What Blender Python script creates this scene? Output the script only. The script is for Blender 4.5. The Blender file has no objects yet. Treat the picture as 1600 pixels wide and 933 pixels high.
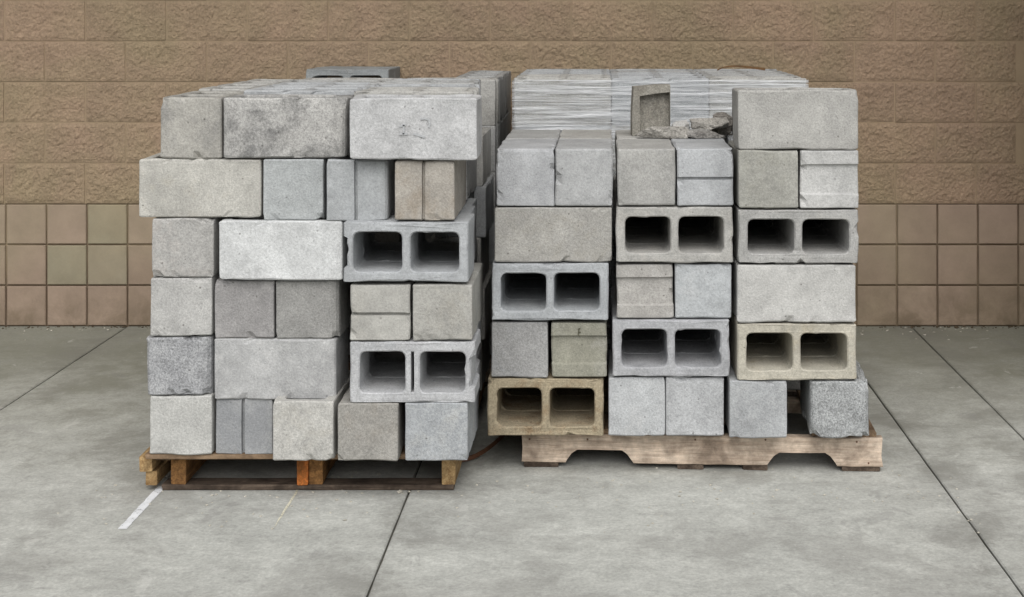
import bpy, bmesh, math, random
from mathutils import Vector, noise, geometry

# ------------------------------------------------------------------ camera, sky, sun, exposure
scene = bpy.context.scene
COL = scene.collection
R = math.radians
F, CX, CY, EYE = 2200.0, 938.0, 26.0, 1.555        # focal length in photo pixels, principal point, eye height

cam_d = bpy.data.cameras.new('camera')
cam = bpy.data.objects.new('camera', cam_d); COL.objects.link(cam)
cam.location = (0, 0, EYE); cam.rotation_euler = (R(90), 0, 0)
cam_d.sensor_width = 36.0; cam_d.lens = F / 1600 * 36.0
cam_d.shift_x = -(CX - 800) / 1600; cam_d.shift_y = -(466.5 - CY) / 1600
cam_d.clip_start = 0.05; cam_d.clip_end = 2000
scene.camera = cam

SUN_EL, SUN_AZ = 48.0, 4.0          # overcast glow from the front right
world = bpy.data.worlds.new('World'); scene.world = world; world.use_nodes = True
nt = world.node_tree; nt.nodes.clear()
wo = nt.nodes.new('ShaderNodeOutputWorld'); bg = nt.nodes.new('ShaderNodeBackground')
sky = nt.nodes.new('ShaderNodeTexSky'); hs = nt.nodes.new('ShaderNodeHueSaturation')
sky.sky_type = 'NISHITA'; sky.sun_disc = False
sky.sun_elevation = R(SUN_EL); sky.sun_rotation = R(180 - SUN_AZ)
sky.air_density = 1.0; sky.dust_density = 3.0; sky.ozone_density = 1.0
hs.inputs['Saturation'].default_value = 0.40          # cloud cover: the sky's light is nearly grey
bg.inputs['Strength'].default_value = 0.06
nt.links.new(sky.outputs[0], hs.inputs['Color']); nt.links.new(hs.outputs[0], bg.inputs['Color'])
nt.links.new(bg.outputs[0], wo.inputs['Surface'])

sun_d = bpy.data.lights.new('sun', 'SUN'); sun = bpy.data.objects.new('sun', sun_d); COL.objects.link(sun)
sun_d.energy = 1.5; sun_d.angle = R(62); sun_d.color = (1.0, 0.985, 0.965)
sun.location = (0, -6, 8)
sun.rotation_euler = Vector((-math.sin(R(SUN_AZ)) * math.cos(R(SUN_EL)), math.cos(R(SUN_AZ)) * math.cos(R(SUN_EL)), -math.sin(R(SUN_EL)))).to_track_quat('-Z', 'Y').to_euler()

scene.view_settings.view_transform = 'Standard'; scene.view_settings.look = 'None'
scene.view_settings.gamma = 1.0; scene.view_settings.use_curve_mapping = False
scene.view_settings.exposure = 0.86
scene.cycles.use_denoising = True
scene.cycles.max_bounces = 6; scene.cycles.diffuse_bounces = 3; scene.cycles.transparent_max_bounces = 16

# ------------------------------------------------------------------ helpers
rng = random.Random(11)
WALL_Y = 7.07

def lin(c):
    return tuple(((v / 255) / 12.92 if v / 255 <= 0.04045 else ((v / 255 + 0.055) / 1.055) ** 2.4) for v in c)

def tag(o, label=None, cat=None, group=None, kind=None):
    if label: o['label'] = label
    if cat: o['category'] = cat
    if group: o['group'] = group
    if kind: o['kind'] = kind
    return o

def link(name, me, mat=None, parent=None, loc=(0, 0, 0), rot=(0, 0, 0)):
    o = bpy.data.objects.new(name, me); COL.objects.link(o)
    o.location = loc; o.rotation_euler = rot
    if mat and not me.materials: me.materials.append(mat)
    if parent: o.parent = parent
    return o

def empty(name, loc=(0, 0, 0), rz=0.0):
    o = bpy.data.objects.new(name, None); COL.objects.link(o)
    o.location = loc; o.rotation_euler = (0, 0, rz); o.empty_display_size = 0.1
    return o

def mesh_from(bm, name):
    bmesh.ops.recalc_face_normals(bm, faces=bm.faces)
    me = bpy.data.meshes.new(name); bm.to_mesh(me); bm.free()
    return me

# ------------------------------------------------------------------ materials
class NB:
    """small node-tree builder"""
    def __init__(s, name):
        s.m = bpy.data.materials.new(name); s.m.use_nodes = True
        s.t = s.m.node_tree; s.t.nodes.clear()
        s.out = s.n('ShaderNodeOutputMaterial'); s.b = s.n('ShaderNodeBsdfPrincipled')
        s.t.links.new(s.b.outputs[0], s.out.inputs['Surface'])
    def n(s, k): return s.t.nodes.new(k)
    def l(s, a, b): s.t.links.new(a, b)
    def coords(s, scale=(1, 1, 1), offset=(0, 0, 0), rnd=True):
        tc = s.n('ShaderNodeTexCoord'); mp = s.n('ShaderNodeMapping')
        mp.inputs['Scale'].default_value = scale; mp.inputs['Location'].default_value = offset
        if rnd:
            oi = s.n('ShaderNodeObjectInfo'); mu = s.n('ShaderNodeMath'); mu.operation = 'MULTIPLY'; mu.inputs[1].default_value = 37.0
            ad = s.n('ShaderNodeVectorMath'); ad.operation = 'ADD'
            s.l(oi.outputs['Random'], mu.inputs[0]); s.l(tc.outputs['Object'], ad.inputs[0]); s.l(mu.outputs[0], ad.inputs[1])
            s.l(ad.outputs[0], mp.inputs['Vector'])
        else:
            s.l(tc.outputs['Object'], mp.inputs['Vector'])
        return mp.outputs[0]
    def noise(s, v, scale, detail=3, rough=0.55, dist=0.0):
        t = s.n('ShaderNodeTexNoise'); t.inputs['Scale'].default_value = scale; t.inputs['Detail'].default_value = detail
        t.inputs['Roughness'].default_value = rough; t.inputs['Distortion'].default_value = dist
        s.l(v, t.inputs['Vector']); return t.outputs['Fac']
    def voro(s, v, scale, feature='F1'):
        t = s.n('ShaderNodeTexVoronoi'); t.feature = feature; t.inputs['Scale'].default_value = scale
        s.l(v, t.inputs['Vector']); return t.outputs['Distance']
    def rng(s, f, a, b, c, d):
        t = s.n('ShaderNodeMapRange'); t.inputs['From Min'].default_value = a; t.inputs['From Max'].default_value = b
        t.inputs['To Min'].default_value = c; t.inputs['To Max'].default_value = d
        s.l(f, t.inputs['Value']); return t.outputs[0]
    def math(s, op, a, b):
        t = s.n('ShaderNodeMath'); t.operation = op
        for i, x in enumerate((a, b)):
            if isinstance(x, (int, float)): t.inputs[i].default_value = x
            else: s.l(x, t.inputs[i])
        return t.outputs[0]
    def mix(s, f, a, b, mode='MIX'):
        t = s.n('ShaderNodeMix'); t.data_type = 'RGBA'; t.blend_type = mode
        if isinstance(f, (int, float)): t.inputs[0].default_value = f
        else: s.l(f, t.inputs[0])
        for i, x in ((6, a), (7, b)):
            if isinstance(x, tuple): t.inputs[i].default_value = (*x[:3], 1)
            else: s.l(x, t.inputs[i])
        return t.outputs[2]
    def grey(s, f):
        t = s.n('ShaderNodeCombineColor')
        for i in range(3): s.l(f, t.inputs[i])
        return t.outputs[0]
    def bump(s, h, strength, dist, prev=None):
        t = s.n('ShaderNodeBump'); t.inputs['Strength'].default_value = strength; t.inputs['Distance'].default_value = dist
        s.l(h, t.inputs['Height'])
        if prev is not None: s.l(prev, t.inputs['Normal'])
        return t.outputs[0]
    def done(s, col, rough=0.9, normal=None, spec=0.25):
        if isinstance(col, tuple): s.b.inputs['Base Color'].default_value = (*col[:3], 1)
        else: s.l(col, s.b.inputs['Base Color'])
        if isinstance(rough, (int, float)): s.b.inputs['Roughness'].default_value = rough
        else: s.l(rough, s.b.inputs['Roughness'])
        s.b.inputs['Specular IOR Level'].default_value = spec
        if normal is not None: s.l(normal, s.b.inputs['Normal'])
        return s.m

BLOCK_K = 0.74
_cm = {}
def concrete(col, stain=None, amt=0.0, speck=0.5, scale=7.0):
    """pressed concrete: col = colour, stain = colour of blotches, amt = how much of it, speck = grain contrast"""
    key = (col, stain, amt, speck, scale)
    if key in _cm: return _cm[key]
    nb = NB('concrete_%02d' % len(_cm)); v = nb.coords()
    def soft(q):
        g = sum(q) / 3; return tuple(BLOCK_K * x for x in lin(tuple(g + (v - g) * 0.62 for v in q)))
    c = soft(col)
    big = nb.noise(v, scale, 4, 0.6, 0.3)
    mid = nb.noise(v, 26, 4, 0.65)
    fine = nb.noise(v, 150, 2, 0.7)
    vfine = nb.noise(v, 330, 1, 0.5)
    base = nb.mix(1.0, c, nb.grey(nb.rng(big, 0.3, 0.7, 0.83, 1.13)), 'MULTIPLY')
    base = nb.mix(1.0, base, nb.grey(nb.rng(mid, 0.25, 0.75, 0.85, 1.13)), 'MULTIPLY')
    if stain and amt > 0:
        sc = soft(stain)
        m = nb.noise(nb.coords(offset=(5, 3, 9)), scale * 0.9, 5, 0.7, 0.5)
        m = nb.math('ADD', m, nb.rng(mid, 0.3, 0.7, -0.10, 0.10))
        m = nb.rng(m, 0.62 - 0.30 * amt, 0.80 - 0.25 * amt, 0.0, min(1.0, 0.45 + amt * 0.5))
        base = nb.mix(m, base, sc)
    g = nb.rng(fine, 0.28, 0.72, 1 - 0.42 * speck, 1 + 0.30 * speck)
    base = nb.mix(1.0, base, nb.grey(g), 'MULTIPLY')
    base = nb.mix(1.0, base, nb.grey(nb.rng(vfine, 0.3, 0.7, 1 - 0.2 * speck, 1 + 0.2 * speck)), 'MULTIPLY')
    pit = nb.rng(nb.voro(v, 85), 0.05, 0.20, 0.45, 1.0)
    base = nb.mix(0.55 * speck + 0.1, base, nb.mix(1.0, base, nb.grey(pit), 'MULTIPLY'))
    hole = nb.rng(nb.voro(nb.coords(offset=(1, 7, 4)), 30), 0.06, 0.13, 1.0, 0.0)
    hole = nb.math('MULTIPLY', hole, nb.rng(mid, 0.46, 0.56, 0.0, 0.8))
    base = nb.mix(hole, base, nb.mix(1.0, base, (0.35, 0.34, 0.33), 'MULTIPLY'))
    pit = nb.math('SUBTRACT', pit, hole)
    h = nb.math('ADD', nb.math('MULTIPLY', fine, 0.8), nb.math('ADD', nb.math('MULTIPLY', pit, 0.35), nb.math('MULTIPLY', mid, 0.6)))
    m = nb.done(base, 0.93, nb.bump(h, 0.55, 0.004), 0.2)
    _cm[key] = m
    return m

def mat_wall(name, col, var, rough_relief, olive=(148, 133, 107)):
    nb = NB(name); v = nb.coords(rnd=True); vw = nb.coords(rnd=False)
    c = lin(col)
    oi = nb.n('ShaderNodeObjectInfo')
    base = nb.mix(nb.rng(oi.outputs['Random'], 0, 1, 0, 1), c, lin(var))
    ge = nb.n('ShaderNodeNewGeometry'); pos = ge.outputs['Position']
    base = nb.mix(nb.rng(nb.noise(pos, 1.3, 4, 0.6, 0.5), 0.42, 0.62, 0.0, 0.8), base, lin(olive))       # old patched paint
    if not rough_relief:
        sz = nb.n('ShaderNodeSeparateXYZ'); nb.l(pos, sz.inputs[0])
        spl = nb.math('MULTIPLY', nb.rng(sz.outputs['Z'], 0.0, 0.32, 0.85, 0.0), nb.rng(nb.noise(pos, 7, 5, 0.7, 0.4), 0.35, 0.65, 0.0, 1.0))
        base = nb.mix(spl, base, lin((112, 98, 80)))                                                    # mud splashed up from the floor
    n1 = nb.noise(v, 9, 4, 0.6); n2 = nb.noise(v, 95, 4, 0.7); n3 = nb.noise(v, 210, 2, 0.6)
    base = nb.mix(1.0, base, nb.grey(nb.rng(n1, 0.3, 0.7, 0.90, 1.08)), 'MULTIPLY')
    if rough_relief:
        vo = nb.voro(v, 70)
        base = nb.mix(1.0, base, nb.grey(nb.rng(n2, 0.30, 0.70, 0.76, 1.18)), 'MULTIPLY')
        h = nb.math('ADD', nb.math('MULTIPLY', n2, 1.0), nb.math('ADD', nb.math('MULTIPLY', vo, 0.7), nb.math('MULTIPLY', n3, 0.35)))
        nrm = nb.bump(h, 0.5, 0.005)
    else:
        base = nb.mix(1.0, base, nb.grey(nb.rng(n2, 0.3, 0.7, 0.96, 1.03)), 'MULTIPLY')
        nrm = nb.bump(n3, 0.18, 0.002)
    return nb.done(base, 0.72 if not rough_relief else 0.85, nrm, 0.3)

M_SPLIT = mat_wall('painted_split_face', (159, 137, 115), (150, 129, 109), True)
M_TILE = mat_wall('painted_smooth_unit', (160, 141, 125), (143, 126, 109), False, (150, 136, 115))
M_TILE_GREEN = mat_wall('painted_smooth_unit_olive', (144, 137, 116), (146, 136, 117), False, (150, 138, 114))
M_MORTAR = mat_wall('painted_mortar', (160, 139, 115), (160, 139, 115), False)
M_GROUT = mat_wall('dirty_scored_joint', (98, 82, 66), (94, 78, 64), False)

def mat_ground():
    nb = NB('worn_floor_concrete'); v = nb.coords(rnd=False)
    vs = nb.coords((1.0, 1.3, 1), (3, 1, 0), False)      # broom strokes run along the wall
    vb = nb.coords((1.0, 1.15, 1), (7, 2, 0), False)
    c = lin((182, 183, 177))
    big = nb.noise(v, 1.1, 5, 0.6, 0.6); mid = nb.noise(vs, 5, 8, 0.72, 0.2); br = nb.noise(vb, 24, 5, 0.8)
    fine = nb.noise(v, 85, 4, 0.8); pat = nb.noise(nb.coords((1.0, 1.0, 1), (11, 4, 0), False), 2.4, 9, 0.70, 0.25)
    base = nb.mix(1.0, c, nb.grey(nb.rng(big, 0.3, 0.7, 0.86, 1.08)), 'MULTIPLY')
    base = nb.mix(1.0, base, nb.grey(nb.rng(mid, 0.30, 0.70, 0.80, 1.15)), 'MULTIPLY')
    base = nb.mix(1.0, base, nb.grey(nb.rng(br, 0.28, 0.72, 0.80, 1.16)), 'MULTIPLY')
    base = nb.mix(1.0, base, nb.grey(nb.rng(fine, 0.3, 0.7, 0.76, 1.2)), 'MULTIPLY')
    base = nb.mix(nb.rng(pat, 0.50, 0.60, 0.0, 0.42), base, lin((132, 131, 126)))      # grey scuffs
    # washed-in soil along the wall, ragged edge; its darkness also paints in shade
    sx = nb.n('ShaderNodeSeparateXYZ'); nb.l(v, sx.inputs[0])
    edge = nb.math('ADD', sx.outputs['Y'], nb.rng(pat, 0.2, 0.8, -0.75, 0.75))
    soil = nb.math('MULTIPLY', nb.rng(edge, 4.7, 6.4, 0.0, 0.78), nb.rng(mid, 0.3, 0.7, 0.75, 1.0))
    base = nb.mix(soil, base, lin((112, 112, 96)))
    for xj in (-2.375, -0.627, 1.1375, 1.562):
        dj = nb.math('ABSOLUTE', nb.math('ADD', sx.outputs['X'], -xj), 0)
        dj = nb.math('MULTIPLY', nb.rng(dj, 0.01, 0.20, 0.50, 0.0), nb.rng(pat, 0.42, 0.56, 0.15, 1.0))
        base = nb.mix(dj, base, lin((118, 117, 111)))
    st = nb.noise(nb.coords(offset=(31, 14, 0), rnd=False), 5.5, 7, 0.66, 0.6)
    base = nb.mix(nb.rng(st, 0.605, 0.635, 0.0, 0.30), base, lin((128, 127, 124)))           # dried drips and tyre scuffs
    base = nb.mix(nb.rng(st, 0.36, 0.33, 0.0, 0.30), base, lin((206, 206, 200)))             # cement dust
    grit = nb.rng(nb.voro(nb.coords(offset=(2, 8, 0), rnd=False), 26), 0.04, 0.075, 0.55, 0.0)
    base = nb.mix(nb.math('MULTIPLY', grit, nb.rng(pat, 0.40, 0.62, 0.0, 1.0)), base, lin((205, 203, 194)))
    pore = nb.rng(nb.voro(nb.coords(offset=(6, 1, 0), rnd=False), 60), 0.05, 0.11, 0.5, 0.0)
    base = nb.mix(nb.math('MULTIPLY', pore, nb.rng(br, 0.45, 0.6, 0.0, 1.0)), base, lin((120, 118, 110)))
    h = nb.math('ADD', nb.math('MULTIPLY', fine, 0.5), nb.math('ADD', br, nb.math('MULTIPLY', mid, 0.6)))
    rough = nb.rng(mid, 0.3, 0.7, 0.70, 0.88)
    return nb.done(base, rough, nb.bump(h, 0.30, 0.004), 0.3)
M_GROUND = mat_ground()

def mat_plain(name, col, rough=0.9, spec=0.2, var=0.15, scale=40):
    nb = NB(name); v = nb.coords(); n = nb.noise(v, scale, 4, 0.65)
    return nb.done(nb.mix(1.0, lin(col), nb.grey(nb.rng(n, 0.25, 0.75, 1 - var, 1 + var)), 'MULTIPLY'), rough, nb.bump(n, 0.3, 0.003), spec)

M_JOINT = mat_plain('joint_dirt', (92, 90, 83))
def mat_worn_paint(name, col, cover):
    """floor paint with flakes worn away"""
    nb = NB(name); v = nb.coords(rnd=False); n = nb.noise(v, 95, 5, 0.75); n2 = nb.noise(v, 22, 3, 0.6)
    nb.done(nb.mix(1.0, lin(col), nb.grey(nb.rng(n2, 0.3, 0.7, 0.86, 1.08)), 'MULTIPLY'), 0.8, None, 0.2)
    nb.l(nb.rng(nb.math('ADD', n, nb.rng(n2, 0.3, 0.7, -0.08, 0.08)), cover, cover + 0.10, 0.0, 1.0), nb.b.inputs['Alpha'])
    return nb.m
M_PAINT_WHITE = mat_worn_paint('worn_white_paint', (216, 218, 220), 0.33)
M_PAINT_THIN = mat_worn_paint('faded_line_paint', (206, 202, 182), 0.36)

def mat_wood(name, col, dark, along=0):
    nb = NB(name)
    sc = [26, 26, 26]; sc[along] = 1.6
    v = nb.coords(tuple(sc)); v2 = nb.coords()
    g = nb.noise(v, 3.0, 5, 0.7, 0.8); b = nb.noise(v2, 9, 4, 0.6, 0.4); f = nb.noise(v, 11, 3, 0.6)
    base = nb.mix(nb.rng(g, 0.35, 0.68, 0, 1), lin(col), lin(dark))
    base = nb.mix(nb.rng(b, 0.44, 0.66, 0, 0.85), base, tuple(x * 0.62 for x in lin(dark)))
    w2 = nb.noise(v2, 26, 5, 0.75); base = nb.mix(1.0, base, nb.grey(nb.rng(w2, 0.3, 0.7, 0.64, 1.24)), 'MULTIPLY')
    base = nb.mix(1.0, base, nb.grey(nb.rng(f, 0.25, 0.75, 0.82, 1.12)), 'MULTIPLY')
    return nb.done(base, 0.85, nb.bump(nb.math('ADD', g, f), 0.45, 0.003), 0.2)
M_WOOD_X = mat_wood('weathered_stringer_wood', (216, 199, 180), (168, 149, 131), 0)
M_WOOD_Y = mat_wood('weathered_board_wood', (158, 130, 106), (104, 80, 64), 1)
M_WOOD_TAN = mat_wood('tan_wood', (202, 164, 108), (150, 108, 58), 1)
M_WOOD_AMBER = mat_wood('amber_wood', (190, 128, 56), (128, 82, 34), 1)
M_WOOD_ORANGE = mat_wood('orange_sprayed_wood', (226, 112, 46), (176, 80, 32), 1)
M_WOOD_DARK = mat_wood('shade_dark_board_wood', (108, 95, 83), (68, 57, 49), 0)  # bottom boards, coloured down to the shadow tone under the pallets
M_RUST = mat_plain('rusty_steel', (92, 62, 44), 0.6, 0.4, 0.35, 60)
M_RUST_TAN = mat_plain('tan_rusty_steel', (104, 76, 46), 0.6, 0.4, 0.4, 30)
M_CRUMB = mat_plain('concrete_crumb', (176, 172, 160))
M_SOIL = mat_plain('soil_crumb', (84, 74, 60))

def mat_film():
    nb = NB('stretch_film'); v = nb.coords((1.2, 1.2, 34), rnd=False)
    n = nb.noise(v, 3.0, 4, 0.65, 0.4)
    nb.b.inputs['Base Color'].default_value = (0.82, 0.84, 0.86, 1); nb.b.inputs['Roughness'].default_value = 0.22
    nb.b.inputs['Specular IOR Level'].default_value = 0.6
    nb.l(nb.bump(n, 0.9, 0.012), nb.b.inputs['Normal'])
    tr = nb.n('ShaderNodeBsdfTransparent'); tr.inputs[0].default_value = (0.97, 0.98, 0.98, 1)
    mx = nb.n('ShaderNodeMixShader')
    nb.l(nb.rng(n, 0.38, 0.64, 0.10, 0.70), mx.inputs[0]); nb.l(tr.outputs[0], mx.inputs[1]); nb.l(nb.b.outputs[0], mx.inputs[2])
    nb.l(mx.outputs[0], nb.out.inputs['Surface'])
    return nb.m
M_FILM = mat_film()

# ------------------------------------------------------------------ ground: base sheet, slabs with joints, painted lines
def quad_sheet(x0, x1, y0, y1, z):
    bm = bmesh.new()
    bm.faces.new([bm.verts.new(p) for p in ((x0, y0, z), (x1, y0, z), (x1, y1, z), (x0, y1, z))])
    return bm
ground = link('ground', mesh_from(quad_sheet(-400, 400, -400, 400, -0.012), 'ground'), M_JOINT)
tag(ground, kind='structure')

def slab(x0, x1, y0, y1, seed, tight=False):
    """one cast bay of the floor, its arris softened and a little ragged"""
    g, c, t = 0.0034, 0.0045, 0.010
    x0 += g; x1 -= g
    y0 += 0.001; y1 -= 0.001
    def side(a, b):
        n = max(2, int((Vector(b) - Vector(a)).length / 0.12))
        return [tuple(Vector(a).lerp(Vector(b), i / n)) for i in range(n)]
    loop = side((x0, y0), (x1, y0)) + side((x1, y0), (x1, y1)) + side((x1, y1), (x0, y1)) + side((x0, y1), (x0, y0))
    bm = bmesh.new(); cx, cy = (x0 + x1) / 2, (y0 + y1) / 2; rings = []
    for inset, z in ((0.0, -t), (0.0, -c * 0.8), (c, 0.0)):
        ring = []
        for i, (x, y) in enumerate(loop):
            j = noise.noise((x * 9 + seed, y * 9, seed)) * 0.0025 if inset or z > -t else 0
            k = inset + j
            sx = 1 if x < cx else -1; sy = 1 if y < cy else -1
            ex = abs(x - x0) < 1e-6 or abs(x - x1) < 1e-6; ey = abs(y - y0) < 1e-6 or abs(y - y1) < 1e-6
            ring.append(bm.verts.new((x + (sx * k if ex else 0), y + (sy * k * 0.2 if ey else 0), z)))
        rings.append(ring)
    n = len(loop)
    for a, b in zip(rings, rings[1:]):
        for i in range(n): bm.faces.new((a[i], a[(i + 1) % n], b[(i + 1) % n], b[i]))
    bm.faces.new(rings[-1])
    bmesh.ops.triangulate(bm, faces=[bm.faces[-1]] if False else [f for f in bm.faces if len(f.verts) > 4])
    return mesh_from(bm, 'slab')
JX = [-9.37, -7.62, -5.87, -4.12, -2.375, -0.627, 1.1375, 1.562, 3.31, 5.06, 6.81]
sd = 0
for i in range(len(JX) - 1):
    rows = [-7.0, -3.4, 0.1, 3.55, WALL_Y] if JX[i] < 1.1 else [-5.5, -2.0, 1.5, 4.99, WALL_Y]
    for a, b in zip(rows, rows[1:]):
        sd += 1; link('slab', slab(JX[i], JX[i + 1], a, b, sd * 3.7), M_GROUND, ground)

def ragged_strip(x, w, y0, y1, z, seed, fade):
    """painted line lying along the floor with a broken, uneven edge"""
    bm = bmesh.new(); n = 44; prev = None
    for i in range(n + 1):
        t = i / n; y = y0 + (y1 - y0) * t
        ww = w * (0.9 + 0.22 * noise.noise((t * 9, seed, 0)) + 0.15 * noise.noise((t * 40, seed, 0))) * (1 if not fade else max(0.12, min(1, 3 * t + 0.3 * noise.noise((t * 20, seed, 2)))))
        xo = x + 0.002 * noise.noise((t * 6, seed, 7))
        a, b = bm.verts.new((xo - ww / 2, y, z)), bm.verts.new((xo + ww / 2, y, z))
        if prev: bm.faces.new((prev[0], prev[1], b, a))
        prev = (a, b)
    return mesh_from(bm, 'painted_line')
link('painted_line', ragged_strip(-1.450, 0.030, 4.27, 4.66, 0.0015, 3, False), M_PAINT_WHITE, ground)
link('painted_line', ragged_strip(-0.993, 0.009, 4.27, 4.66, 0.0015, 8, True), M_PAINT_THIN, ground)

# ------------------------------------------------------------------ wall: split-face courses over smooth scored units
wall = empty('block_wall', (0, WALL_Y, 0))
tag(wall, 'brown painted store wall of rough blocks above three rows of smooth square units', 'wall')
PITCH_X, PITCH_Z, Z_TILE = 0.4064, 0.2043, 0.614
WX0, WX1 = -4.6, 2.135
def box_bm(x0, x1, y0, y1, z0, z1):
    bm = bmesh.new()
    v = [bm.verts.new((x, y, z)) for z in (z0, z1) for y in (y0, y1) for x in (x0, x1)]
    for f in ((0, 1, 3, 2), (4, 6, 7, 5), (0, 4, 5, 1), (2, 3, 7, 6), (0, 2, 6, 4), (1, 5, 7, 3)):
        bm.faces.new([v[i] for i in f])
    return bm
link('mortar_backing', mesh_from(box_bm(-12, WX1 + 0.3, 0.0, 0.25, Z_TILE + 0.001, 5.58), 'mortar_backing'), M_MORTAR, wall)
link('scored_backing', mesh_from(box_bm(-12, WX1 + 0.3, 0.004, 0.25, -0.02, Z_TILE - 0.001), 'scored_backing'), M_GROUT, wall)

def split_face(seed, w=PITCH_X, h=PITCH_Z):
    """one split-face unit: a rough, broken front on a shallow body"""
    nx, nz = 66, 33; j = 0.0038; bm = bmesh.new(); grid = []
    for k in range(nz + 1):
        row = []
        for i in range(nx + 1):
            u, v = i / nx, k / nz
            x = -w / 2 + j + u * (w - 2 * j); z = j + v * (h - 2 * j)
            e = min(u * (w), (1 - u) * w, v * h, (1 - v) * h)
            m = min(1.0, e / 0.018)
            p = Vector((x * 16, z * 16, seed * 5.3))
            d = 0.30 * noise.noise(p) + 0.62 * noise.noise(p * 2.6) + 0.52 * noise.noise(p * 5.2) + 0.25 * noise.noise(p * 9.5)
            y = -0.0022 - m * (0.004 + 0.0075 * d)
            row.append(bm.verts.new((x + 0.0015 * noise.noise(p * 4), y, z + 0.0015 * noise.noise(p * 4 + Vector((9, 9, 9))))))
        grid.append(row)
    for k in range(nz):
        for i in range(nx): bm.faces.new((grid[k][i], grid[k][i + 1], grid[k + 1][i + 1], grid[k + 1][i]))
    rim = grid[0] + [r[-1] for r in grid[1:]] + grid[-1][-2::-1] + [grid[k][0] for k in range(nz - 1, 0, -1)]
    back = [bm.verts.new((q.co.x, 0.006, q.co.z)) for q in rim]
    for i in range(len(rim)): bm.faces.new((rim[i], back[i], back[(i + 1) % len(rim)], rim[(i + 1) % len(rim)]))
    return mesh_from(bm, 'split_face_block')
variants = [split_face(s) for s in range(9)]
x_a = (7 - CX) / 311.2; x_b = (70 - CX) / 311.2        # a vertical joint of odd and of even courses
for c in range(8):
    off = x_a if c % 2 == 0 else x_b
    n0 = math.ceil((WX0 - off) / PITCH_X); x = off + n0 * PITCH_X
    while x + PITCH_X < WX1 + 0.3:
        link('split_face_block', variants[rng.randrange(9)], M_SPLIT, wall,
             (x + PITCH_X / 2, -0.001 + rng.uniform(-0.002, 0.002), Z_TILE + c * PITCH_Z))
        x += PITCH_X

def tile(seed, s=0.2032, h=Z_TILE / 3):
    """smooth square unit with eased edges"""
    j, b = 0.0042, 0.004; bm = bmesh.new(); rings = []
    for ins, y in ((0, 0.008), (0, -0.004), (b, -0.0075)):
        rings.append([bm.verts.new((sx * (s / 2 - j - ins) + 0.0025 * noise.noise((sx * 1.7 + 0.3, sz * 1.3 + 0.4, seed * 3.1)), y, h / 2 + sz * (h / 2 - j - ins)))
                      for sx, sz in ((-1, -1), (0, -1), (1, -1), (1, 0), (1, 1), (0, 1), (-1, 1), (-1, 0))])
    for a, c in zip(rings, rings[1:]):
        for i in range(8): bm.faces.new((a[i], a[(i + 1) % 8], c[(i + 1) % 8], c[i]))
    bm.faces.new(rings[-1])
    return mesh_from(bm, 'tile')
tiles = [tile(s) for s in range(4)]; tiles_g = [t.copy() for t in tiles[:2]]
t_off = (10 - CX) / 311.2
for r in range(3):
    n0 = math.ceil((WX0 - t_off) / 0.2032); k = n0
    while t_off + (k + 1) * 0.2032 < WX1 + 0.3:
        olive = (k == 2 and r in (1, 2)) or (k == 1 and r == 1)
        me = (tiles_g if olive else tiles)[rng.randrange(2 if olive else 4)]
        link('tile', me, M_TILE_GREEN if olive else M_TILE, wall,
             (t_off + (k + 0.5) * 0.2032, rng.uniform(-0.0008, 0.0008), r * Z_TILE / 3 + 0.001))
        k += 1
# the wall turns towards the viewer just beyond the right edge of the picture
ret = empty('wall_return', (WX1 + 0.35, WALL_Y, 0))
tag(ret, 'brown wall corner projecting forward at the far right edge', 'wall')
link('body', mesh_from(box_bm(-0.35, 0.6, -1.7, -0.012, 0.0, 5.3), 'body'), M_MORTAR, ret)
for c in range(5):
    for i in range(4):
        link('split_face_block', variants[(c * 3 + i) % 9], M_SPLIT, ret,
             (-0.35, -0.20 - i * PITCH_X - (0 if c % 2 else 0.06), Z_TILE + c * PITCH_Z), (0, 0, R(-90)))

# a flat canopy projects from the store above the picture; it hides the sky overhead
can = empty('store_canopy', (-2.0, WALL_Y, 5.6))
tag(can, 'flat pale store canopy overhead, above the top edge of the picture', 'canopy')
link('soffit', mesh_from(box_bm(-9, 9, -3.2, 0.24, 0.0, 0.05), 'soffit'), mat_plain('soffit_paint', (176, 170, 160)), can)
link('fascia', mesh_from(box_bm(-9, 9, -3.26, -3.201, -0.05, 0.45), 'fascia'), M_MORTAR, can)

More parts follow.
